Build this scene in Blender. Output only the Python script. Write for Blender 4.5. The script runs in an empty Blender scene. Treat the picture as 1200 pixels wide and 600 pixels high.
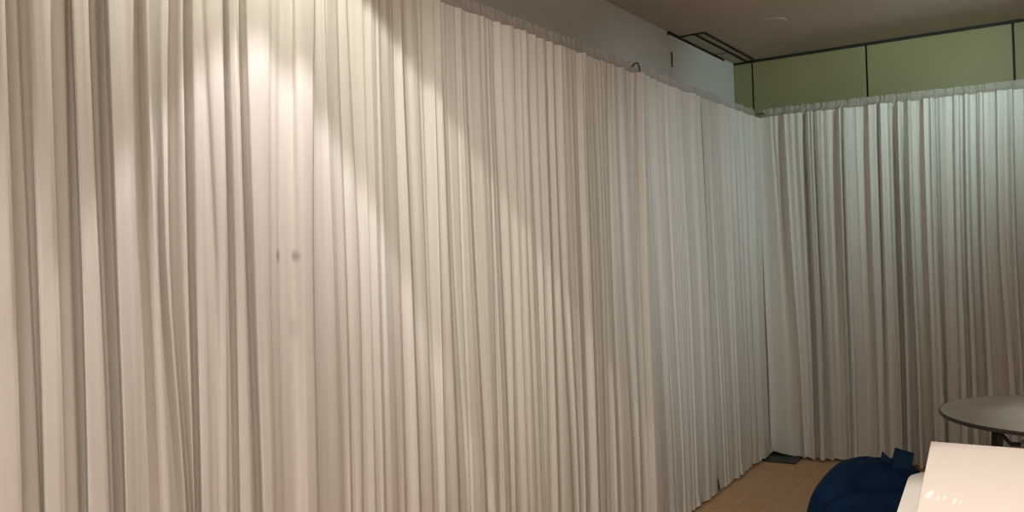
import bpy, bmesh, math, random
import numpy as np
from mathutils import Vector, Matrix
random.seed(7); rng = np.random.default_rng(11)
S = bpy.context.scene
COL = S.collection

# ------------------------------------------------------------------ camera
F, YAW, PITCH, ROLL = 1024.58, 0.570512, -0.002339, 0.0380466
CAMP = np.array([1.88168, 0.0, 1.52])
DEPTH = 6.2805            # corner of the two drape runs
TH = -0.0463              # the back run is turned by this much
HC = 2.949                # ceiling height
WL = -0.3277              # left wall plane
WB = DEPTH + 0.4796       # back wall plane
_fw = np.array([-math.sin(YAW)*math.cos(PITCH), math.cos(YAW)*math.cos(PITCH), math.sin(PITCH)])
_r0 = np.array([math.cos(YAW), math.sin(YAW), 0.0]); _u0 = np.cross(_r0, _fw)
_cr, _sr = math.cos(ROLL), math.sin(ROLL)
RT = _r0*_cr - _u0*_sr; UP = _u0*_cr + _r0*_sr
cam_data = bpy.data.cameras.new('camera'); cam = bpy.data.objects.new('camera', cam_data); COL.objects.link(cam)
cam_data.sensor_width = 36; cam_data.lens = F/1200*36; cam_data.clip_start = 0.05
cam.matrix_world = Matrix(((RT[0], UP[0], -_fw[0], CAMP[0]), (RT[1], UP[1], -_fw[1], CAMP[1]), (RT[2], UP[2], -_fw[2], CAMP[2]), (0, 0, 0, 1)))
S.camera = cam

def proj(X):
    v = np.asarray(X, float) - CAMP; d = v @ _fw
    return 600 + F*(v @ RT)/d, 300 - F*(v @ UP)/d
def hit(px, py, P0, N):
    d = _fw + RT*(px-600)/F - UP*(py-300)/F
    t = ((P0-CAMP) @ N)/(d @ N)
    return CAMP + d*t

# ------------------------------------------------------------------ materials
def new_mat(name):
    m = bpy.data.materials.new(name); m.use_nodes = True
    nt = m.node_tree; b = nt.nodes['Principled BSDF']
    return m, nt, b
def srgb(r, g, b):
    f = lambda c: (c/255/12.92 if c/255 <= .04045 else ((c/255+.055)/1.055)**2.4)
    return (f(r), f(g), f(b), 1)
def noisy(name, c1, c2, scale=8, rough=.5, bump=0.0, bscale=60, stretch=(1, 1, 1), metallic=0, spec=.5, detail=4):
    m, nt, b = new_mat(name); N, L = nt.nodes, nt.links
    tc = N.new('ShaderNodeTexCoord'); mp = N.new('ShaderNodeMapping'); mp.inputs['Scale'].default_value = stretch
    L.new(tc.outputs['Object'], mp.inputs['Vector'])
    n = N.new('ShaderNodeTexNoise'); n.inputs['Scale'].default_value = scale; n.inputs['Detail'].default_value = detail
    L.new(mp.outputs[0], n.inputs['Vector'])
    r = N.new('ShaderNodeValToRGB'); r.color_ramp.elements[0].color = c1; r.color_ramp.elements[1].color = c2
    r.color_ramp.elements[0].position = .3; r.color_ramp.elements[1].position = .7
    L.new(n.outputs['Fac'], r.inputs[0]); L.new(r.outputs[0], b.inputs['Base Color'])
    b.inputs['Roughness'].default_value = rough; b.inputs['Metallic'].default_value = metallic
    b.inputs['Specular IOR Level'].default_value = spec
    if bump:
        n2 = N.new('ShaderNodeTexNoise'); n2.inputs['Scale'].default_value = bscale; n2.inputs['Detail'].default_value = 3
        L.new(mp.outputs[0], n2.inputs['Vector'])
        bp = N.new('ShaderNodeBump'); bp.inputs['Strength'].default_value = bump; bp.inputs['Distance'].default_value = .01
        L.new(n2.outputs['Fac'], bp.inputs['Height']); L.new(bp.outputs[0], b.inputs['Normal'])
    return m

def cloth_mat(name, c1, c2, trans=.12, sheer=0.0, marks=()):
    m, nt, b = new_mat(name); N, L = nt.nodes, nt.links
    out = N['Material Output']
    tc = N.new('ShaderNodeTexCoord'); mp = N.new('ShaderNodeMapping'); mp.inputs['Scale'].default_value = (14, 14, .9)
    L.new(tc.outputs['Object'], mp.inputs['Vector'])
    n = N.new('ShaderNodeTexNoise'); n.inputs['Scale'].default_value = 1.6; n.inputs['Detail'].default_value = 5
    L.new(mp.outputs[0], n.inputs['Vector'])
    r = N.new('ShaderNodeValToRGB'); r.color_ramp.elements[0].color = c1; r.color_ramp.elements[1].color = c2
    r.color_ramp.elements[0].position = .3; r.color_ramp.elements[1].position = .7
    L.new(n.outputs['Fac'], r.inputs[0]); col = r.outputs[0]
    for (p, rad, dark) in marks:       # painted-in shadowy patches of the post clip showing through the cloth
        sub = N.new('ShaderNodeVectorMath'); sub.operation = 'SUBTRACT'; sub.inputs[1].default_value = p
        L.new(tc.outputs['Object'], sub.inputs[0])
        scl = N.new('ShaderNodeVectorMath'); scl.operation = 'MULTIPLY'; scl.inputs[1].default_value = (0, 1/rad[0], 1/rad[1])
        L.new(sub.outputs[0], scl.inputs[0])
        ln = N.new('ShaderNodeVectorMath'); ln.operation = 'LENGTH'; L.new(scl.outputs[0], ln.inputs[0])
        mr = N.new('ShaderNodeMapRange'); mr.interpolation_type = 'SMOOTHSTEP'
        mr.inputs[1].default_value = 0.1; mr.inputs[2].default_value = 1.0; mr.inputs[3].default_value = dark; mr.inputs[4].default_value = 0
        L.new(ln.outputs['Value'], mr.inputs[0])
        mx = N.new('ShaderNodeMix'); mx.data_type = 'RGBA'
        L.new(mr.outputs[0], mx.inputs[0]); L.new(col, mx.inputs[6]); mx.inputs[7].default_value = (.16, .15, .14, 1)
        col = mx.outputs[2]
    L.new(col, b.inputs['Base Color'])
    b.inputs['Roughness'].default_value = .85; b.inputs['Specular IOR Level'].default_value = .15
    n2 = N.new('ShaderNodeTexNoise'); n2.inputs['Scale'].default_value = 5; n2.inputs['Detail'].default_value = 4
    mp2 = N.new('ShaderNodeMapping'); mp2.inputs['Scale'].default_value = (8, 8, 1.6); mp2.inputs['Rotation'].default_value = (.06, 0, 0)
    L.new(tc.outputs['Object'], mp2.inputs['Vector']); L.new(mp2.outputs[0], n2.inputs['Vector'])
    bp = N.new('ShaderNodeBump'); bp.inputs['Strength'].default_value = .22; bp.inputs['Distance'].default_value = .008
    L.new(n2.outputs['Fac'], bp.inputs['Height']); L.new(bp.outputs[0], b.inputs['Normal'])
    tr = N.new('ShaderNodeBsdfTranslucent'); L.new(col, tr.inputs['Color']); L.new(bp.outputs[0], tr.inputs['Normal'])
    mx = N.new('ShaderNodeMixShader'); mx.inputs[0].default_value = trans
    L.new(b.outputs[0], mx.inputs[1]); L.new(tr.outputs[0], mx.inputs[2]); last = mx
    if sheer:
        tp = N.new('ShaderNodeBsdfTransparent'); m2 = N.new('ShaderNodeMixShader'); m2.inputs[0].default_value = sheer
        L.new(mx.outputs[0], m2.inputs[1]); L.new(tp.outputs[0], m2.inputs[2]); last = m2
    L.new(last.outputs[0], out.inputs['Surface'])
    return m

C1, C2 = (.72, .70, .655, 1), (.78, .76, .715, 1)
M_cloth = cloth_mat('sheer_white_cloth', C1, C2)
M_head = cloth_mat('sheer_header_cloth', (.62, .56, .53, 1), (.70, .64, .61, 1), .3, .4)
M_wall = noisy('painted_wall', (.70, .70, .67, 1), (.74, .74, .71, 1), 3, .8, .05)
M_ceil = noisy('ceiling_paint', (.53, .475, .41, 1), (.57, .51, .445, 1), 2, .9, .05)
M_ceil2 = noisy('ceiling_cover_paint', (.505, .455, .395, 1), (.53, .48, .42, 1), 2, .8)
M_green = noisy('olive_green_panel', (.29, .27, .138, 1), (.32, .298, .152, 1), 2.5, .6, .03)
M_dark = noisy('dark_gap', (.012, .011, .008, 1), (.02, .018, .013, 1), 6, .7)
M_black = noisy('black_steel', (.010, .010, .011, 1), (.02, .02, .021, 1), 10, .45, .05)
M_steel = noisy('brushed_aluminium', (.30, .30, .30, 1), (.42, .42, .41, 1), 12, .38, .03, metallic=.9)
M_grey = noisy('dark_grey_edge', (.035, .033, .028, 1), (.05, .047, .04, 1), 10, .5)
M_lam = noisy('worn_grey_laminate', (.50, .485, .43, 1), (.60, .58, .515, 1), 6, .38, .03, 40, detail=6)
M_white = noisy('white_plastic_top', (.66, .62, .56, 1), (.70, .66, .60, 1), 5, .5)
M_navy = noisy('navy_nylon', (.004, .022, .070, 1), (.008, .038, .112, 1), 9, .7, .5, 14, spec=.12)
M_navy2 = noisy('navy_webbing', (.010, .040, .105, 1), (.014, .052, .13, 1), 30, .7, .4, 90, spec=.12)

def floor_mat():
    m, nt, b = new_mat('oak_laminate_floor'); N, L = nt.nodes, nt.links
    tc = N.new('ShaderNodeTexCoord'); mp = N.new('ShaderNodeMapping'); mp.inputs['Rotation'].default_value = (0, 0, math.pi/2)
    L.new(tc.outputs['Object'], mp.inputs['Vector'])
    br = N.new('ShaderNodeTexBrick'); br.inputs['Scale'].default_value = 1; br.inputs['Brick Width'].default_value = 1.3
    br.inputs['Row Height'].default_value = .19; br.inputs['Mortar Size'].default_value = .002
    br.inputs['Color1'].default_value = (.74, .46, .245, 1); br.inputs['Color2'].default_value = (.78, .49, .265, 1); br.inputs['Mortar'].default_value = (.52, .32, .17, 1)
    L.new(mp.outputs[0], br.inputs['Vector'])
    mp2 = N.new('ShaderNodeMapping'); mp2.inputs['Scale'].default_value = (22, 1.6, 1); L.new(tc.outputs['Object'], mp2.inputs['Vector'])
    n = N.new('ShaderNodeTexNoise'); n.inputs['Scale'].default_value = 2.5; n.inputs['Detail'].default_value = 6; L.new(mp2.outputs[0], n.inputs['Vector'])
    mx = N.new('ShaderNodeMix'); mx.data_type = 'RGBA'; mx.blend_type = 'MULTIPLY'; mx.inputs[0].default_value = .35
    L.new(br.outputs['Color'], mx.inputs[6]); L.new(n.outputs['Fac'], mx.inputs[7]); L.new(mx.outputs[2], b.inputs['Base Color'])
    b.inputs['Roughness'].default_value = .45
    return m
M_floor = floor_mat()

def box_mat():                          # glossy white board with a row of small pale marks near one corner
    m, nt, b = new_mat('glossy_white_board'); N, L = nt.nodes, nt.links
    tc = N.new('ShaderNodeTexCoord')
    mp = N.new('ShaderNodeMapping'); mp.inputs['Scale'].default_value = (14, .8, 1); L.new(tc.outputs['Object'], mp.inputs['Vector'])
    n = N.new('ShaderNodeTexNoise'); n.inputs['Scale'].default_value = 2; n.inputs['Detail'].default_value = 3; L.new(mp.outputs[0], n.inputs['Vector'])
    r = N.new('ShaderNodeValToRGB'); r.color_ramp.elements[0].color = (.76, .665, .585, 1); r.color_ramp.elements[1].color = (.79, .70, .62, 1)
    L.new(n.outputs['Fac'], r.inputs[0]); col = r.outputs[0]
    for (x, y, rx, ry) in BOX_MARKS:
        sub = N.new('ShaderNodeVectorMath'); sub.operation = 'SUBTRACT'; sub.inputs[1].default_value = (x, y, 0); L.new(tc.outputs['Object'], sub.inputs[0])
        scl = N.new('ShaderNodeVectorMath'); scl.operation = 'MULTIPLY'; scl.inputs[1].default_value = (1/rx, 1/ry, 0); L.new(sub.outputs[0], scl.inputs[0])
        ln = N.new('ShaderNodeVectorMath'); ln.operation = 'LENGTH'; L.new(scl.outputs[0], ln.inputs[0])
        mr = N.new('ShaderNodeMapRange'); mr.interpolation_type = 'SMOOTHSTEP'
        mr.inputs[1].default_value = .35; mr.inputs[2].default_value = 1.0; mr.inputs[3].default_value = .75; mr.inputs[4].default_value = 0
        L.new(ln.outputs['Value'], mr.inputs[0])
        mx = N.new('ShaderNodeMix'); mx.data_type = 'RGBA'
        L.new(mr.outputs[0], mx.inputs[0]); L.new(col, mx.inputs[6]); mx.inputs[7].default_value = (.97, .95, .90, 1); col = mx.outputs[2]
    L.new(col, b.inputs['Base Color']); b.inputs['Roughness'].default_value = .3; b.inputs['Specular IOR Level'].default_value = .3
    return m

# ------------------------------------------------------------------ object helpers
def link(name, me, mat, parent=None, smooth=False):
    o = bpy.data.objects.new(name, me); COL.objects.link(o)
    if mat: me.materials.append(mat)
    if smooth:
        for p in me.polygons: p.use_smooth = True
    if parent: o.parent = parent
    return o
def from_bm(name, bm, mat, parent=None, smooth=False):
    bmesh.ops.recalc_face_normals(bm, faces=bm.faces)
    me = bpy.data.meshes.new(name); bm.to_mesh(me); bm.free()
    return link(name, me, mat, parent, smooth)
def thing(name, label, cat, loc=(0, 0, 0), rotz=0, group=None):
    o = bpy.data.objects.new(name, None); COL.objects.link(o); o.location = loc; o.rotation_euler = (0, 0, rotz)
    o.empty_display_size = .1
    return tag(o, label, cat, group)
def tag(o, label, cat, group=None):
    o['label'] = label; o['category'] = cat
    if group: o['group'] = group
    return o
def struct(o, label=None):
    o['kind'] = 'structure'
    if label: o['label'] = label
    return o
def add_box(bm, lo, hi, bevel=0):
    lo, hi = Vector(lo), Vector(hi)
    g = bmesh.ops.create_cube(bm, size=1)
    for v in g['verts']:
        v.co = Vector([(lo[i]+hi[i])/2 + v.co[i]*(hi[i]-lo[i]) for i in range(3)])
    if bevel:
        es = list({e for v in g['verts'] for e in v.link_edges})
        bmesh.ops.bevel(bm, geom=es, offset=bevel, segments=2, profile=.5, affect='EDGES')
def add_tube(bm, pts, r, seg=12, cap=True):
    pts = [Vector(p) for p in pts]; rings = []
    for i, p in enumerate(pts):
        t = (pts[min(i+1, len(pts)-1)] - pts[max(i-1, 0)]).normalized()
        a = t.cross(Vector((0, 0, 1)));
        if a.length < .05: a = t.cross(Vector((1, 0, 0)))
        a.normalize(); b = t.cross(a)
        rr = r[i] if isinstance(r, (list, tuple)) else r
        rings.append([bm.verts.new(p + (a*math.cos(2*math.pi*k/seg) + b*math.sin(2*math.pi*k/seg))*rr) for k in range(seg)])
    for i in range(len(rings)-1):
        for k in range(seg): bm.faces.new((rings[i][k], rings[i][(k+1) % seg], rings[i+1][(k+1) % seg], rings[i+1][k]))
    if cap: bm.faces.new(rings[0]); bm.faces.new(rings[-1])
def add_prism(bm, pts, z0, z1, bevel=0):
    vb = [bm.verts.new((x, y, z0)) for x, y in pts]; vt = [bm.verts.new((x, y, z1)) for x, y in pts]
    n = len(pts); bm.faces.new(vb[::-1]); ft = bm.faces.new(vt)
    for i in range(n): bm.faces.new((vb[i], vb[(i+1) % n], vt[(i+1) % n], vt[i]))
    if bevel:
        es = [e for e in bm.edges if all(v in set(vt) for v in e.verts)] + [e for e in bm.edges if all(v in set(vb) for v in e.verts)]
        bmesh.ops.bevel(bm, geom=es, offset=bevel, segments=2, profile=.5, affect='EDGES')
def box_obj(name, lo, hi, mat, parent=None, bevel=0):
    bm = bmesh.new(); add_box(bm, lo, hi, bevel); return from_bm(name, bm, mat, parent)

# ------------------------------------------------------------------ room
XR, YF = 5.6, -3.2
struct(box_obj('floor', (WL-.2, YF-.2, -.12), (XR+.2, WB+.2, 0), M_floor))
struct(box_obj('ceiling', (WL-.2, YF-.2, HC), (XR+.2, WB+.2, HC+.12), M_ceil))
struct(box_obj('wall_left', (WL-.2, YF-.2, 0), (WL, WB+.2, HC), M_wall))
struct(box_obj('wall_right', (XR, YF-.2, 0), (XR+.2, WB+.2, HC), M_wall))
struct(box_obj('wall_front', (WL, YF-.2, 0), (XR, YF, HC), M_wall))
wb = struct(box_obj('wall_back', (WL, WB, 0), (XR, WB+.2, HC), M_dark))
joints = [WL, -0.169, 0.664, 1.589, 2.50, 3.42, 4.34, 5.26, XR]
for a, b in zip(joints[:-1], joints[1:]):
    box_obj('panel', (a+.007, WB-.022, .03), (b-.007, WB, HC-.020), M_green, wb, .003)
# storage-pocket door in the left wall: a flush leaf, a dark gap above it, a slot pull
dr = struct(box_obj('door_1', (WL, 5.452, .02), (WL+.012, 6.50, HC-.022), M_wall))
box_obj('top_gap', (WL, 5.44, HC-.022), (WL+.014, 6.52, HC-.001), M_dark, dr)
box_obj('pull_slot', (WL+.011, 5.462, 2.715), (WL+.0135, 5.486, 2.815), M_dark, dr)
struct(box_obj('trim_1', (WL, 6.53, .02), (WL+.016, WB-.03, HC-.001), M_wall))
# ceiling track of the folding partition and the cover strip between it and the wall
tr = bmesh.new()
add_box(tr, (-.215, 5.62, HC-.010), (-.203, WB-.02, HC-.0005)); add_box(tr, (-.150, 5.62, HC-.010), (-.136, WB-.02, HC-.0005))
struct(from_bm('trim_2', tr, M_dark))
cv = struct(box_obj('trim_3', (WL+.016, 5.64, HC-.006), (-.215, WB-.03, HC-.0005), M_ceil2))
dv = bmesh.new(); add_box(dv, (WL+.016, 5.62, HC-.009), (-.150, 5.632, HC-.001)); add_box(dv, (WL+.016, 6.31, HC-.009), (-.215, 6.32, HC-.001))
from_bm('cross_joint', dv, M_dark, cv)
struct(box_obj('trim_4', (WL, WB-.03, HC-.020), (XR, WB-.001, HC-.001), M_dark))
# round cover plate on the ceiling
bm = bmesh.new()
prof = [(0, .0), (.07, .0), (.085, .001), (.093, .004), (.095, .0065)]
rings = [[bm.verts.new((r_*math.cos(t), r_*math.sin(t), z_)) for t in np.linspace(0, 2*math.pi, 40, endpoint=False)] for r_, z_ in prof[1:]]
cc = bm.verts.new((0, 0, 0))
for k in range(40): bm.faces.new((cc, rings[0][k], rings[0][(k+1) % 40]))
for i in range(len(rings)-1):
    for k in range(40): bm.faces.new((rings[i][k], rings[i+1][k], rings[i+1][(k+1) % 40], rings[i][(k+1) % 40]))
cp = from_bm('ceiling_cover', bm, M_ceil2, None, True); cp.location = (.30, 5.66, HC-.0065)
tag(cp, 'faint round cover plate flush on the brown ceiling', 'cover plate')

# ------------------------------------------------------------------ drapes
# A run of cloth is a list of fold knots: where the fold runs at three heights of the drape and how far it stands forward.
ROD = 2.43
def smooth(v, s):
    k = int(3*s)+1; w = np.exp(-.5*(np.arange(-k, k+1)/s)**2); w /= w.sum()
    return np.convolve(np.pad(v, k, mode='edge'), w, mode='valid')
def drape(knots, rows, P0, N, T, depth, label, group, mat, seed, head_mat, cat='drape', ztop=ROD, step=.0036, gather=1.0, gsig=5.0, headcut=(0, 0)):
    """P0: point on the plane, N: unit normal to the room, T: unit direction along the run."""
    rg = np.random.default_rng(seed)
    zs = np.concatenate([[.012, .05, .12, .25], np.linspace(.4, 2.0, 12), np.linspace(2.1, ztop, 9)])
    kn = np.array([k[:3] for k in knots], float); h = np.array([k[3] for k in knots], float)*depth
    W = np.zeros((len(zs), len(knots), 2))
    for i, z in enumerate(zs):
        sc = 1.0
        if z > 1.9: sc = 1 - .35*((z-1.9)/(ztop-1.9))**1.6
        for j in range(len(knots)):
            hj = h[j]*sc
            Pp = P0 + N*hj; py = 300.0
            s = None
            for it in range(8):
                px = np.interp(py, rows, kn[j]) if rows[0] <= py <= rows[2] else (
                    kn[j][0] + (py-rows[0])*(kn[j][1]-kn[j][0])/(rows[1]-rows[0])*.7 if py < rows[0]
                    else kn[j][2] + (py-rows[2])*(kn[j][2]-kn[j][1])/(rows[2]-rows[1])*.6)
                q = hit(px, py, Pp, N); s = (q-P0) @ T
                q[2] = z; q = P0 + T*s + N*hj; q[2] = z
                py = proj(q)[1]
            W[i, j] = (s, hj)
    # rows are smoothed in height so that the folds hang as gentle curves
    for j in range(len(knots)):
        for c in (0, 1):
            W[:, j, c] = np.convolve(np.pad(W[:, j, c], 2, mode='edge'), [.1, .2, .4, .2, .1], mode='valid')
    # parameter along the cloth (shared by all rows)
    seg = np.hypot(*np.diff(W.mean(0), axis=0).T); cum = np.concatenate([[0], np.cumsum(np.maximum(seg, .002))])
    n = max(8, int(cum[-1]/step)); u = np.linspace(0, cum[-1], n)
    r1 = smooth(rg.normal(size=n+200), 2.0)[:n]; r1 /= r1.std()
    r2 = smooth(rg.normal(size=n+200), gsig)[:n]; r2 /= r2.std(); r2 = smooth(np.abs(r2), .8) - .8
    r3 = smooth(rg.normal(size=n+200), 9.0)[:n]; r3 /= r3.std()
    verts = []
    zz = list(zs)
    for i, z in enumerate(zs):
        s = smooth(np.interp(u, cum, W[i, :, 0]), 1.3); hh = smooth(np.interp(u, cum, W[i, :, 1]), 1.3)
        g = np.clip((z-2.05)/(ztop-2.05), 0, 1); gl = .30 + .70*np.clip((z-.7)/1.6, 0, 1)
        lowr = np.clip((.12-z)/.12, 0, 1)
        hh = hh + gather*(.0075*r2*gl + .0014*r1*g**2) + .0012*r3 + lowr*.006*r3 + .0008*r2
        zrow = z + (lowr > .85)*np.abs(r3)*.006
        verts.append((s, hh, zrow if np.ndim(zrow) else np.full(n, z)))
    # the pocket bulges over the rod
    me = bpy.data.meshes.new('drape_panel')
    def mk(rowsv, name, mat_, parent=None):
        V = []
        for s, hh, z in rowsv:
            for k in range(len(s)):
                p = P0 + T*s[k] + N*hh[k]; V.append((p[0], p[1], z[k]))
        m_ = len(rowsv[0][0]); Fc = [(a*m_+k, a*m_+k+1, (a+1)*m_+k+1, (a+1)*m_+k) for a in range(len(rowsv)-1) for k in range(m_-1)]
        me = bpy.data.meshes.new(name); me.from_pydata(V, [], Fc); me.update()
        return link(name, me, mat_, parent, True)
    o = mk(verts, 'drape_panel', mat)
    tag(o, label, cat, group)
    # ruffled header standing above the rod pocket
    k0, k1 = int(headcut[0]*n), n-int(headcut[1]*n)
    s, hh, z = [a[k0:k1] for a in verts[-1]]; m_ = len(s)
    hr = []
    f1 = smooth(rg.normal(size=m_+200), 1.6)[:m_]; f1 /= f1.std(); f2 = smooth(rg.normal(size=m_+200), 3.5)[:m_]; f2 /= f2.std()
    for q, (dz, back, am) in enumerate([(0, 0, 0), (.010, -.010, .0005), (.022, -.022, .003), (.044, -.027, .005), (.064, -.029, .006)]):
        zt = z + dz + (.0013*f2*(dz/.064) if q else 0)
        w = 1-min(1, dz/.03)
        hr.append((s + (.003*f2 if q == 4 else 0), hh*w + (1-w)*(.006) + back + am*.55*f1 + am*.5*f2, zt))
    hd = mk(hr, 'ruffled_header', head_mat, o)
    hd['label'] = 'darker sheer ruffled header above the rod pocket'
    return o

LP0, LN, LT = np.array([0., 0., 0.]), np.array([1., 0., 0.]), np.array([0., 1., 0.])
def lines(lst, d=.25, hi=.85, w=3, seedv=1):
    """narrow valleys between soft forward ridges: crisp near edge, soft far side"""
    rg = random.Random(seedv); K = []
    for it in lst:
        T_, M_, B_ = it[:3]; dd = it[3] if len(it) > 3 else d; ww = it[4] if len(it) > 4 else w
        hh = hi + rg.uniform(-.18, .15)
        K += [(T_-1.6, M_-1.6, B_-1.6, hh), (T_, M_, B_, dd), (T_+ww*.5, M_+ww*.5, B_+ww*.5, dd+.06), (T_+ww+1.5, M_+ww+1.5, B_+ww+1.5, hh-.28)]
    return K
ROW_A = (70, 310, 550)
PA = [(-150, -141, -133, .3), (-130, -121, -113, .95), (-100, -91, -83, 1.0), (-98, -89, -80, .2), (-84, -76, -70, .25), (-60, -52, -44, .9), (-32, -24, -16, .95), (-30, -22, -14, .3), (-18, -10, -8, .35),
      (-12, -5, -2, .85), (6, 15, 24, 1.0), (8.5, 17.5, 26, .15), (14, 24, 31, .3), (20, 30, 42, .45), (22, 33, 46, .5), (25, 36, 47.5, .12), (33, 42, 50, .3), (38, 48, 54, .9), (56, 65, 72, 1.0),
      (59, 68, 75, .3), (66, 74, 82, .4), (76, 81, 90, .62), (79, 84.5, 93, .08), (84, 94, 101, .1), (87, 98, 104, .92), (103, 115, 126, 1.0), (106, 118, 129, .3), (113, 121, 132, .42),
      (117, 124, 134, .1), (124, 134, 144, .06), (128, 138, 147, 1.05), (141, 149, 157, .95), (147, 155, 161, .55), (160, 169, 168, .68), (162, 171, 183, .5), (166, 174, 186, .45), (170, 178, 190, .95), (174, 182, 198, 1.02), (175.5, 183.5, 199.5, .5)]
PB = [(170, 178, 194, .1), (176.5, 184.5, 200.5, .2), (177, 186, 202, .15), (184, 190, 210, .3), (192, 193.5, 215, .55), (195, 195.5, 219, .18), (200, 201, 222, .2), (206, 206, 224, .62), (214, 218.5, 227, .9), (216, 221, 229, .12), (222, 226, 233, .1), (226, 230, 236, .75),
      (233, 241, 247, .85), (235, 243, 249, .55), (240, 254, 256, .55), (244, 257, 258.5, .8), (260, 265, 266, .92), (262, 267.5, 268, .15), (266, 273, 278, .15), (270, 277, 282, .8), (277, 285, 294.5, .95), (279, 287, 297, .12), (283, 292.5, 303, .12),
      (289, 297, 307, .85), (305, 308, 318, 1.0), (315, 314, 321, .9), (317, 316, 323, .55), (321, 322, 328, .5), (326, 325, 332, .28), (332, 333, 337, .42), (343, 344, 350, .5), (346, 351, 356, .85), (352, 356, 359, 1.05), (364, 362, 367, 1.1), (368, 366, 372, 1.12), (369, 367, 373, .7)]
def waves(lst, lo=.15, hi=.85, seedv=1):
    rg = random.Random(seedv); K = []
    for a, b in zip(lst[:-1], lst[1:]):
        f = rg.uniform(.45, .75); K.append((*a, lo + rg.uniform(-.1, .25)))
        K.append((*[a[i]+(b[i]-a[i])*f for i in range(3)], hi + rg.uniform(-.3, .15)))
    K.append((*lst[-1], lo)); return K
ROW_C = (110, 310, 550)
PC = [(364.5, 362.5, 368.5, .4), (371, 369, 375, .45), (374, 376, 380, .35), (380, 388, 392, .6), (382, 391, 396, .65)] + lines([
      (386, 394, 402, .3), (399, 407, 413, .3), (413, 424, 427, .3), (427, 433, 440, .3), (438, 444, 451, .05, 5), (452, 459, 467, .3), (462, 469, 476, .1, 5)], seedv=3) + [
      (473, 482, 491, 1.0), (475, 484, 493, .15), (481, 490, 499, .35), (490, 498, 506, .55), (492.5, 500, 509, .12), (497, 503, 515, .25), (503, 509, 517, .5), (504.5, 511, 518, .45), (508, 514, 520, .9), (517, 525, 536, 1.0), (519, 526.5, 538, .05), (523, 530, 547, .08),
      (526, 534, 549, .45), (534, 540, 550, .55), (536, 541.5, 551, .3), (539, 545, 554, .85), (546, 555, 568, 1.0), (548, 557, 570, .05), (553, 561, 573, .2), (556, 564, 575, .5), (565, 574, 580, .6), (567, 576, 582, .08), (571, 578, 587, .2), (573, 580, 590, .8), (579, 587, 597, .85), (580.5, 589, 599, .3),
      (583, 592, 601, .5), (586, 597, 603, .8), (588, 599, 605, .05), (592, 602, 611, .2), (596, 605, 615, .5), (603, 608.5, 618, .55), (605, 610.5, 619.5, .3), (608, 614, 622, .85), (615, 622, 633, .95), (617, 625, 635, .5)]
ROW_D = (150, 330, 530)
PD = [(611.5, 620.5, 630, 0), (617.5, 627, 636.5, .2), (621, 630, 639, .2)] + lines([
      (630, 637, 643, .2, 5), (642, 648, 655, .3, 5), (652, 659, 671, .1, 6), (663, 669, 679, .45), (674, 680, 687, .02, 9), (686, 693, 701, .4), (699, 706, 711, .1, 7), (709, 715, 724, .05, 5), (723, 731, 743, .1, 6)], seedv=5) + [
      (735, 743, 750, .8), (739, 746, 753, .05), (745, 749, 757, .1), (747.5, 752, 762, 1.0), (752, 757, 767, 1.7), (757, 765.5, 776, 1.8), (759, 768, 779, 1.45), (760, 769.5, 780.5, .6)]
PE = [(752, 762, 773, -.2)] + waves([(763, 772, 783), (769, 778, 789), (775, 783, 796), (780, 788, 799), (784, 793, 803), (792, 802, 810), (796, 806, 814), (800, 811, 818), (808, 818, 826), (815, 824, 832)], seedv=6) + [(820.5, 830, 839, .85), (822, 831, 840, .5)]
PF_ = [(819.5, 828.5, 837.5, .0), (823, 832, 842, .3)] + waves([(825, 834, 844), (829, 838, 848), (832, 841, 851), (836, 845, 855), (844, 853, 862), (848, 857, 866), (851, 860, 869), (859, 867, 876), (862, 870, 879), (866, 874, 883), (874, 881, 890), (878, 883.5, 892)], seedv=8) + [
      (883, 887, 896, .85), (887, 891.5, 900.5, .95), (888.5, 893, 901.5, .3), (890, 895, 902.5, .12), (891.5, 898, 904, .3), (893, 902, 907, .85), (894, 903, 908, .75)]
GL = 'white drapes of the long left run'
drape(PA, ROW_A, LP0, LN, LT, .064, 'white drape panel at the left edge of the photo with the broadest flat folds', GL, M_cloth, 21, M_head, gather=0.25, gsig=4)
xm = [hit(328, 300, np.array([.03, 0, 0]), LN), hit(346, 300, np.array([.03, 0, 0]), LN), hit(345, 385, np.array([.03, 0, 0]), LN)]
M_clothB = cloth_mat('sheer_white_cloth_clip_shadow', C1, C2, marks=[(tuple(xm[0]), (.015, .028), .6), (tuple(xm[1]), (.011, .024), .5), (tuple(xm[2]), (.02, .05), .16)])
drape(PB, ROW_A, LP0, LN, LT, .048, 'brightly lit white drape panel with two small grey patches near its right edge, painted for the post clip behind', GL, M_clothB, 22, M_head, gather=0.25, gsig=4)
drape(PC, ROW_C, LP0, LN, LT, .028, 'white drape panel crossed by the slanting edge of light, right of the panel with the grey patches', GL, M_cloth, 23, M_head, gather=0.9, gsig=3.2)
drape(PD, ROW_D, LP0, LN, LT, .030, 'beige-grey drape panel ending at the post with the hook, its right edge bulging', GL, M_cloth, 24, M_head, gather=1.2, gsig=5, headcut=(0, .03))
drape(PE, ROW_D, LP0, LN, LT, .013, 'finely pleated grey drape panel just right of the hooked post', GL, M_cloth, 25, M_head, gather=1.15, gsig=5.5, headcut=(.03, 0))
drape(PF_, ROW_D, LP0, LN, LT, .014, 'finely pleated drape panel ending in the corner above the black base plate', GL, M_cloth, 26, M_head, gather=1.15, gsig=5.5, headcut=(0, .10))

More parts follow.
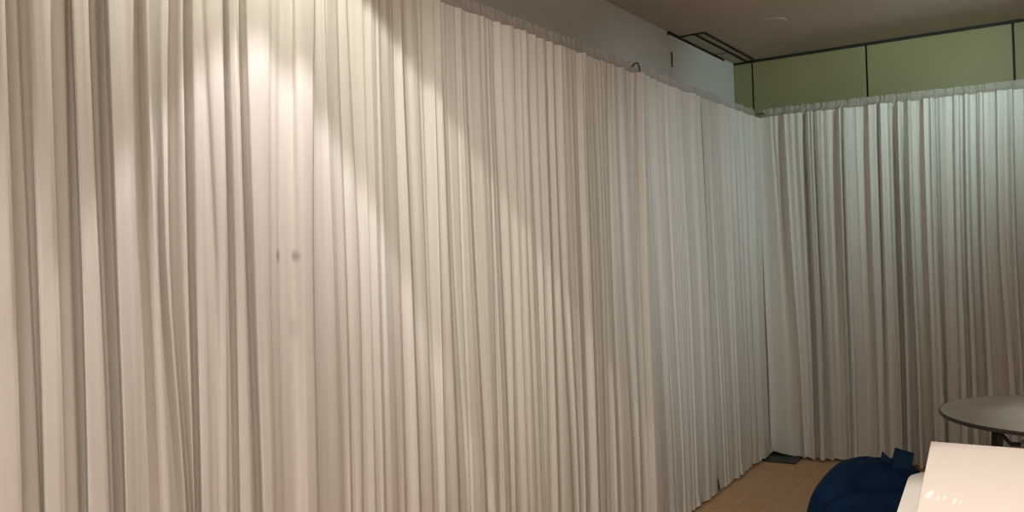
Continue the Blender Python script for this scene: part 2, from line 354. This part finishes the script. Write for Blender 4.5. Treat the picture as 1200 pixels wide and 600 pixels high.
BT = np.array([math.cos(TH), -math.sin(TH), 0.]); BN = np.array([-math.sin(-TH)*-1, 0, 0])
BN = np.array([BT[1]*1.0, -BT[0], 0.]);
BP0 = np.array([0., DEPTH, 0.])
ROW_B = (170, 290, 430)
def bands(lst):
    return [(t, m, b, h) for t, m, b, h in lst]
PG = bands([(888, 893, 900, .3), (892, 899, 906, .15), (898, 905, 912, .2), (905, 914, 922, .25), (912, 921, 932, .2), (917, 924, 935, .3), (920, 927, 938, .8), (926, 932, 941, .7), (931, 938, 946, .75), (937, 944, 951, .9), (941, 946.5, 953.5, .3), (944, 949, 956, .05),
      (947, 953, 959, .9), (952, 957, 963, 1.0), (954, 959.5, 966, .2), (957, 962, 970, .45), (962, 966, 972, .85), (964, 968.5, 975, .25), (970, 975, 981, .4), (975, 980, 986, .3), (980, 985, 990, .3), (984, 988, 993, .9), (987, 990.5, 996, .5), (989, 993, 999, .9), (992, 996, 1002, .9), (994, 998, 1004, .2),
      (999, 1003, 1009, .3), (1004, 1009, 1016, .4), (1009, 1014, 1021, .2), (1014, 1019, 1026, .15), (1018, 1022, 1028, .75), (1027, 1031, 1034, .7), (1029, 1033, 1038, .4), (1032, 1036, 1041, 1.0), (1036, 1040, 1047, .9), (1039, 1043, 1051, .55), (1042, 1046, 1053, .7), (1045, 1048.5, 1055, .75), (1047, 1051, 1057, .1), (1051, 1055, 1060, .2),
      (1053, 1057, 1062, .95), (1055, 1059, 1065, .9), (1058, 1062, 1068, .2), (1062, 1066, 1073, .3), (1064, 1068, 1075, .95), (1067, 1071, 1078, .9), (1069, 1073, 1080, .15), (1076, 1080, 1088, .1), (1081, 1085, 1091, .3), (1083, 1087, 1093, .95), (1088, 1091, 1098, .75), (1091, 1094, 1100, 1.0), (1093.5, 1097, 1104, 1.0), (1094.5, 1098, 1105, .6)])
PH = bands([(1089, 1092.5, 1100, .1), (1096, 1099.5, 1106.5, .2), (1096, 1099, 1106, .2), (1102, 1105, 1110, .45), (1110, 1112, 1117, .5), (1116, 1118, 1123, .45), (1119, 1121, 1126, .85), (1124, 1126, 1132, .8), (1126, 1128, 1134, .3), (1129, 1131, 1137, .4), (1131, 1133, 1139, .95), (1135, 1137, 1144, .9), (1137, 1139.5, 1146, .15), (1144, 1146.5, 1154, .1),
      (1148, 1150, 1157, .95), (1152, 1154, 1163, .9), (1154, 1157, 1165, .25), (1160, 1163, 1172, .45), (1166, 1168, 1179, .3), (1169, 1171, 1182, .9), (1174, 1176, 1188, .8), (1177, 1179, 1190, .5), (1182, 1184, 1193, .6), (1184, 1187, 1195, 1.0), (1187, 1190, 1198, .95), (1189, 1192, 1200, .1), (1196, 1199, 1208, .2)] +
      [(x+o, x+o+2, x+o+11, hh) for x in range(1200, 1560, 26) for o, hh in ((0, .25), (3, .9), (9, .95), (11, .35), (16, .4), (18, .8), (21, .75), (23, .2))])
GB = 'white drapes of the back run'
drape(PG, ROW_B, BP0, BN, BT, .105, 'drape panel of the back run starting at the corner under the olive wall', GB, M_cloth, 31, M_head, gather=.8, gsig=3.4, headcut=(.02, 0))
drape(PH, ROW_B, BP0, BN, BT, .105, 'drape panel of the back run hanging behind the round table', GB, M_cloth, 32, M_head, gather=.8, gsig=3.4)

# ------------------------------------------------------------------ uprights, crossbars
def upright(x, y, label, plate_rot, plate_off, corner=False):
    t = thing('upright_post', label, 'post', (x, y, 0), 0, 'posts of the drape frame')
    p = box_obj('base_plate', (-.20+plate_off[0], -.17+plate_off[1], 0), (.20+plate_off[0], .17+plate_off[1], .008), M_black, t, .002)
    p['label'] = 'black steel base plate'
    bm = bmesh.new(); add_tube(bm, [(0, 0, .008), (0, 0, .03), (0, 0, .031), (0, 0, 1.2)], [.030, .030, .0245, .0245], 16); add_tube(bm, [(0, 0, 1.2), (0, 0, 2.435)], .0205, 16)
    from_bm('pole', bm, M_steel, t, True)
    bm = bmesh.new(); add_tube(bm, [(0, 0, 2.435), (0, 0, 2.438), (0, 0, 2.455)], [.0205, .026, .026], 16); from_bm('top_collar', bm, M_steel, t)
    return t
UX = -.072
def hooks(t, sides, top):
    for s in sides:
        bm = bmesh.new(); add_tube(bm, [(.0, s*.018, 2.44), (.040, s*.018, 2.46), (.070, s*.018, top), (.086, s*.016, top+.004), (.098, s*.014, top-.02), (.100, s*.012, 2.41)], .004, 8)
        h = from_bm('hook', bm, M_black, t, True)
u1 = upright(UX, 4.165, 'drape post halfway along the left run, hook tip showing above the cloth', 0, (-.05, 0)); hooks(u1, (1,), 2.482)
u2 = upright(-.052, DEPTH+.035, 'corner drape post standing on a black base plate', 0, (.085, -.075)); hooks(u2, (-1,), 2.462)

# ------------------------------------------------------------------ round table
RC = (1.835, 4.425); RR = .492; TZ = .745
t = thing('round_table', 'round grey-topped table with black legs in front of the back drapes', 'table', (RC[0], RC[1], 0))
def disc(bm, prof, seg=96):
    rg_ = [[bm.verts.new((r_*math.cos(a), r_*math.sin(a), z_)) for a in np.linspace(0, 2*math.pi, seg, endpoint=False)] for r_, z_ in prof]
    for i in range(len(rg_)-1):
        for k in range(seg): bm.faces.new((rg_[i][k], rg_[i][(k+1) % seg], rg_[i+1][(k+1) % seg], rg_[i+1][k]))
    bm.faces.new(rg_[0]); bm.faces.new(rg_[-1])
bm = bmesh.new(); disc(bm, [(RR-.006, TZ-.016), (RR-.004, TZ-.002), (RR-.006, TZ)]); o = from_bm('tabletop', bm, M_lam, t); o['label'] = 'worn grey laminate tabletop'
bm = bmesh.new()
prof = [(RR-.010, TZ-.017), (RR-.002, TZ-.017), (RR, TZ-.014), (RR, TZ-.004), (RR-.002, TZ-.0005), (RR-.006, TZ-.0005)]
rg_ = [[bm.verts.new((r_*math.cos(a), r_*math.sin(a), z_)) for a in np.linspace(0, 2*math.pi, 96, endpoint=False)] for r_, z_ in prof]
for i in range(len(rg_)):
    j = (i+1) % len(rg_)
    for k in range(96): bm.faces.new((rg_[i][k], rg_[i][(k+1) % 96], rg_[j][(k+1) % 96], rg_[j][k]))
o = from_bm('edge_band', bm, M_grey, t, False); o['label'] = 'dark edge band of the tabletop'
for sx in (-1, 1):
    for sy in (-1, 1):
        bm = bmesh.new(); add_tube(bm, [(sx*.255, sy*.20, TZ-.017), (sx*.262, sy*.22, .62), (sx*.31, sy*.27, .0)], .012, 12); from_bm('leg', bm, M_black, t, True)
for sx in (-1, 1):
    bm = bmesh.new(); add_tube(bm, [(sx*.264, -.225, .58), (sx*.264, .225, .58)], .011, 10); from_bm('crossbar', bm, M_black, t, True)
    bm = bmesh.new(); add_box(bm, (sx*.255-.008, -.24, TZ-.044), (sx*.255+.008, .24, TZ-.0165), .003); from_bm('rail', bm, M_black, t)
for sy in (-1, 1):
    bm = bmesh.new(); add_tube(bm, [(-.255, sy*.21, TZ-.040), (-.20, sy*.21, TZ-.105), (.20, sy*.21, TZ-.105), (.255, sy*.21, TZ-.040)], .010, 8); br = from_bm('brace', bm, M_black, t, True)
    bm = bmesh.new(); add_tube(bm, [(-.165, sy*.225, TZ-.135), (-.15, sy*.225, TZ-.08)], .006, 8); o = from_bm('lock_lever', bm, M_steel, br, True); o['label'] = 'steel locking lever'

# ------------------------------------------------------------------ white table and the flat box on it
WT = .74
def rounded(pts, rads, n=10):
    out = []
    m = len(pts)
    for i in range(m):
        p0, p, p1 = Vector(pts[i-1]), Vector(pts[i]), Vector(pts[(i+1) % m])
        a = (p0-p).normalized(); b = (p1-p).normalized(); r = rads[i]
        for k in range(n+1):
            q = k/n; A, B = p+a*r, p+b*r
            out.append(tuple(A*(1-q)**2 + p*2*q*(1-q) + B*q*q))
    return out
t = thing('folding_table', 'white table with rounded corners under the glossy white box', 'table', (1.80, 2.35, 0))
q = lambda x, y: (x-1.80, y-2.35)
tp = rounded([q(1.395, 3.235), q(1.515, 1.55), q(2.28, 1.57), q(2.19, 3.26)], [.17, .08, .08, .12])
bm = bmesh.new(); add_prism(bm, tp, WT-.030, WT, .005); from_bm('tabletop', bm, M_white, t)
bm = bmesh.new(); ins = [(x*.985, y*.992) for x, y in tp]; add_prism(bm, ins, WT-.042, WT-.030); o = from_bm('edge_trim', bm, M_grey, t); o['label'] = 'dark underside trim'
for sx in (-1, 1):
    for sy in (-1, 1):
        bm = bmesh.new(); add_tube(bm, [(sx*.24+.02, sy*.55, WT-.042), (sx*.25+.02, sy*.57, .60), (sx*.27+.02, sy*.64, 0)], .014, 12); from_bm('leg', bm, M_steel, t, True)
    bm = bmesh.new(); add_tube(bm, [(sx*.25+.02, -.575, .55), (sx*.25+.02, .575, .55)], .010, 10); from_bm('crossbar', bm, M_steel, t, True)

BZ = .87
zn = np.array([0, 0, 1.]); bz0 = np.array([0, 0, BZ])
k1 = hit(1091, 517, bz0, zn); k2 = hit(1200, 525.5, bz0, zn); k3 = hit(1073.5, 600, bz0, zn)
e1 = (k2-k1)/np.linalg.norm(k2-k1); e2 = (k3-k1)/np.linalg.norm(k3-k1)
corners = [k1, k1+e2*1.15, k1+e2*1.15+e1*.60, k1+e1*.60]
ctr = sum(corners)/4
loc = [(c[0]-ctr[0], c[1]-ctr[1]) for c in corners]
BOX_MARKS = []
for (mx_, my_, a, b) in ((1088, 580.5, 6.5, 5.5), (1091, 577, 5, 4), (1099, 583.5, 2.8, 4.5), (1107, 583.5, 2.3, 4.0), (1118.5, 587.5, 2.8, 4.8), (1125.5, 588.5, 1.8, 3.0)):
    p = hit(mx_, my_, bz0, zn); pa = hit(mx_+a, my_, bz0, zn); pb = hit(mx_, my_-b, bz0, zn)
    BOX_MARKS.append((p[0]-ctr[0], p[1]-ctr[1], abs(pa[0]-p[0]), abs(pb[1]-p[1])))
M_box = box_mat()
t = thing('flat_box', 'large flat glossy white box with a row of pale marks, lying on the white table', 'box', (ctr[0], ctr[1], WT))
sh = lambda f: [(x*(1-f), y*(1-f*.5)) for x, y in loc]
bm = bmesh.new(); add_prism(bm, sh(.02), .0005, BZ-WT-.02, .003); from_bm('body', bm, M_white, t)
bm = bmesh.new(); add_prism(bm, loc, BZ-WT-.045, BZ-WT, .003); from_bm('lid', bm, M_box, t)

# ------------------------------------------------------------------ navy bag
bc = np.array([.985, 4.62, 0.])
vd = bc - np.array([CAMP[0], CAMP[1], 0]); vd /= np.linalg.norm(vd)
ang = math.atan2(vd[1], vd[0]) - math.pi/2        # local +y looks away from the camera
bag = thing('shoulder_bag', 'slumped navy blue bag with a wide strap tab on the floor beside the white table', 'bag', tuple(bc), ang)
def bagsurf(u, v, k=1.0, off=0):
    """u around, v from the floor (0) to the crown (1) -> local point"""
    cu, su = math.cos(u), math.sin(u)
    e = .78
    a = math.copysign(abs(cu)**e, cu); b = math.copysign(abs(su)**e, su)
    ph = v*math.pi/2
    rad = max(0.0, math.cos(ph))**.62; ht = math.sin(ph)**.92
    # wider near the floor, slumped to the right, crown flat
    A = .285*rad*(1+.05*math.sin(2*u+1)*(1-v)); B = .175*rad
    x = a*A + .030*ht - .012*(1-ht); y = b*B + .02*ht
    z = .408*ht*(1 - .10*max(0, -x/.28)**2)
    x += .005*math.sin(21*z+2*u) ; y += .008*math.sin(11*x*3+z*17) + .006*math.sin(23*z-5*x*4)
    z += .005*math.sin(14*x+3*u)*ht; y -= .007*math.sin(26*(z+.55*x))*(1 if su < 0 else 0)*ht
    if k != 1.0 or off:
        x *= k; y = y*k; z = z*(1+(k-1)*.6)
    return (x, y, z)
NU, NV = 96, 44
def shell(name, mat, k, keep, parent, thick=0):
    bm = bmesh.new(); G = {}
    for j in range(NV+1):
        for i in range(NU):
            G[i, j] = bm.verts.new(bagsurf(2*math.pi*i/NU, j/NV*.985, k))
    for j in range(NV):
        for i in range(NU):
            vs = (G[i, j], G[(i+1) % NU, j], G[(i+1) % NU, j+1], G[i, j+1])
            c = sum((v.co for v in vs), Vector())/4
            if keep(c): bm.faces.new(vs)
    if keep(Vector((0, 0, 9))): bm.faces.new([G[i, NV] for i in range(NU)])
    if keep(Vector((0, 0, -1))): bm.faces.new([G[i, 0] for i in range(NU)][::-1])
    loose = [v for v in bm.verts if not v.link_faces]; bmesh.ops.delete(bm, geom=loose, context='VERTS')
    o = from_bm(name, bm, mat, parent, True)
    if thick:
        md = o.modifiers.new('thick', 'SOLIDIFY'); md.thickness = thick; md.offset = -1
    sb = o.modifiers.new('sub', 'SUBSURF'); sb.levels = 1; sb.render_levels = 1
    return o
shell('body', M_navy, 1.0, lambda c: True, bag)
crease = lambda x: .300 - 2.6*(x-.03)**2 - (.35*max(0, -x-.05)) - 1.8*max(0, -x-.15)
shell('flap', M_navy, 1.075, lambda c: c.z > crease(c.x) or (c.y > .03 and c.z > .12), bag, .014)
# front pocket bulging below the flap
bm = bmesh.new(); G = {}
for j in range(17):
    for i in range(33):
        a = -1+2*i/32; v = j/16
        x = a*.235*(1-.10*v**3) + .015
        front = -.178*max(0, 1-abs(x/.31)**2.6)**.5
        edge = max(0, 1-abs(a)**6)**.5 * max(0, 1-abs(2*v-1)**5)**.5
        G[i, j] = bm.verts.new((x, front*.93 - .030*edge + .02*v*.9 + .004*math.sin(25*v+9*a), .012 + v*(.292 - .09*max(0, -a)**2)))
for j in range(16):
    for i in range(32): bm.faces.new((G[i, j], G[i+1, j], G[i+1, j+1], G[i, j+1]))
o = from_bm('front_pocket', bm, M_navy, bag, True); md = o.modifiers.new('thick', 'SOLIDIFY'); md.thickness = .012; md.offset = 1
# wide strap tab folded up from the crown, and the zip end
def strap(name, path, wdir, width, th, mat, parent):
    bm = bmesh.new(); rows_ = []
    wd = Vector(wdir).normalized()
    for i, p in enumerate(path):
        p = Vector(p); tn = (Vector(path[min(i+1, len(path)-1)]) - Vector(path[max(i-1, 0)])).normalized(); nn = tn.cross(wd).normalized()
        rows_.append([bm.verts.new(p + wd*(sx*width/2) + nn*(sy*th/2)) for sx, sy in ((-1, -1), (1, -1), (1, 1), (-1, 1))])
    for i in range(len(rows_)-1):
        for k in range(4): bm.faces.new((rows_[i][k], rows_[i][(k+1) % 4], rows_[i+1][(k+1) % 4], rows_[i+1][k]))
    bm.faces.new(rows_[0][::-1]); bm.faces.new(rows_[-1])
    o = from_bm(name, bm, mat, parent, False); bv = o.modifiers.new('bev', 'BEVEL'); bv.width = .003; bv.segments = 2; return o
strap('strap_tab', [(.120, -.03, .27), (.138, -.045, .345), (.152, -.05, .41), (.163, -.042, .464), (.168, -.02, .478), (.168, .01, .47), (.155, .03, .41), (.14, .04, .31)], (1, .1, -.30), .090, .012, M_navy2, bag)
bm = bmesh.new(); add_prism(bm, [(-.034, -.01), (.040, -.01), (.020, .030), (-.014, .066)], -.006, .006, .002)
o = from_bm('zip_end', bm, M_navy2, bag); o.rotation_euler = (math.pi/2, 0, 0); o.location = (.082, -.02, .408)

# ------------------------------------------------------------------ light
def spot(name, loc, target, energy, color, angle, blend, size=.04):
    l = bpy.data.lights.new(name, 'SPOT'); l.energy = energy; l.color = color; l.spot_size = math.radians(angle); l.spot_blend = blend; l.shadow_soft_size = size
    o = bpy.data.objects.new(name, l); COL.objects.link(o); o.location = loc
    d = Vector(target)-Vector(loc); o.rotation_euler = d.to_track_quat('-Z', 'Y').to_euler(); return o
def area(name, loc, target, energy, color, sx, sy):
    l = bpy.data.lights.new(name, 'AREA'); l.shape = 'RECTANGLE'; l.size = sx; l.size_y = sy; l.energy = energy; l.color = color
    o = bpy.data.objects.new(name, l); COL.objects.link(o); o.location = loc
    d = Vector(target)-Vector(loc); o.rotation_euler = d.to_track_quat('-Z', 'Y').to_euler(); return o
WARM = (1.0, .86, .70); PINK = (1.0, .88, .80); COOL = (.78, 1.0, 1.0)
spot('downlight_inner', (.46, 1.64, 2.93), (.46, 1.64, 0), 72, (1, .90, .92), 56, .12, .03)
spot('downlight_outer', (.47, 1.64, 2.93), (.47, 1.64, 0), 40, (1, .96, .82), 97, .06, .03)
spot('downlight_near', (.60, -.6, 2.93), (.60, -.6, 0), 110, (1, .90, .86), 120, .3, .04)
spot('downlight_box', (1.85, 2.3, 2.93), (1.85, 2.3, 0), 160, (1, .91, .86), 50, .4, .05)
spot('downlight_table', (2.35, 4.3, 2.93), (2.35, 4.3, 0), 58, (1, .97, .88), 44, .5, .05)
spot('fill_spot', (1.8, .7, 2.9), (0, 3.45, 1.35), 158, (1, 1, .88), 47, 1.0, .08)  # added fill to brighten the middle of the left run, no known fixture
spot('fill_spot', (3.3, 4.0, 2.9), (0, 4.95, 1.6), 135, (.82, .96, 1.0), 45, 1.0, .10)  # added cool fill for the far left drapes, no known fixture
area('room_fill', (2.4, -.8, 2.9), (2.4, -.8, 0), 44, (1, .95, .92), 1.2, 1.2)  # added soft room fill behind the camera, not a real ceiling light
area('cool_side_fill', (5.5, 3.0, 1.7), (0, 4.0, 1.7), 12, (.88, .97, 1.0), 2.0, 2.0)  # added cool fill from the right side, there is no window
spot('cool_spot', (1.75, 5.1, 2.93), (.95, 6.28, 2.5), 78, (.74, 1.0, .97), 100, 1.0, .08)
w = bpy.data.worlds.new('world'); S.world = w; w.use_nodes = True
w.node_tree.nodes['Background'].inputs[0].default_value = (1, .92, .82, 1); w.node_tree.nodes['Background'].inputs[1].default_value = .05

vs = S.view_settings; vs.view_transform = 'Standard'; vs.look = 'None'; vs.gamma = 1; vs.use_curve_mapping = False; vs.exposure = 0.07
try: S.cycles.use_denoising = True; S.cycles.max_bounces = 12; S.cycles.diffuse_bounces = 6
except Exception: pass
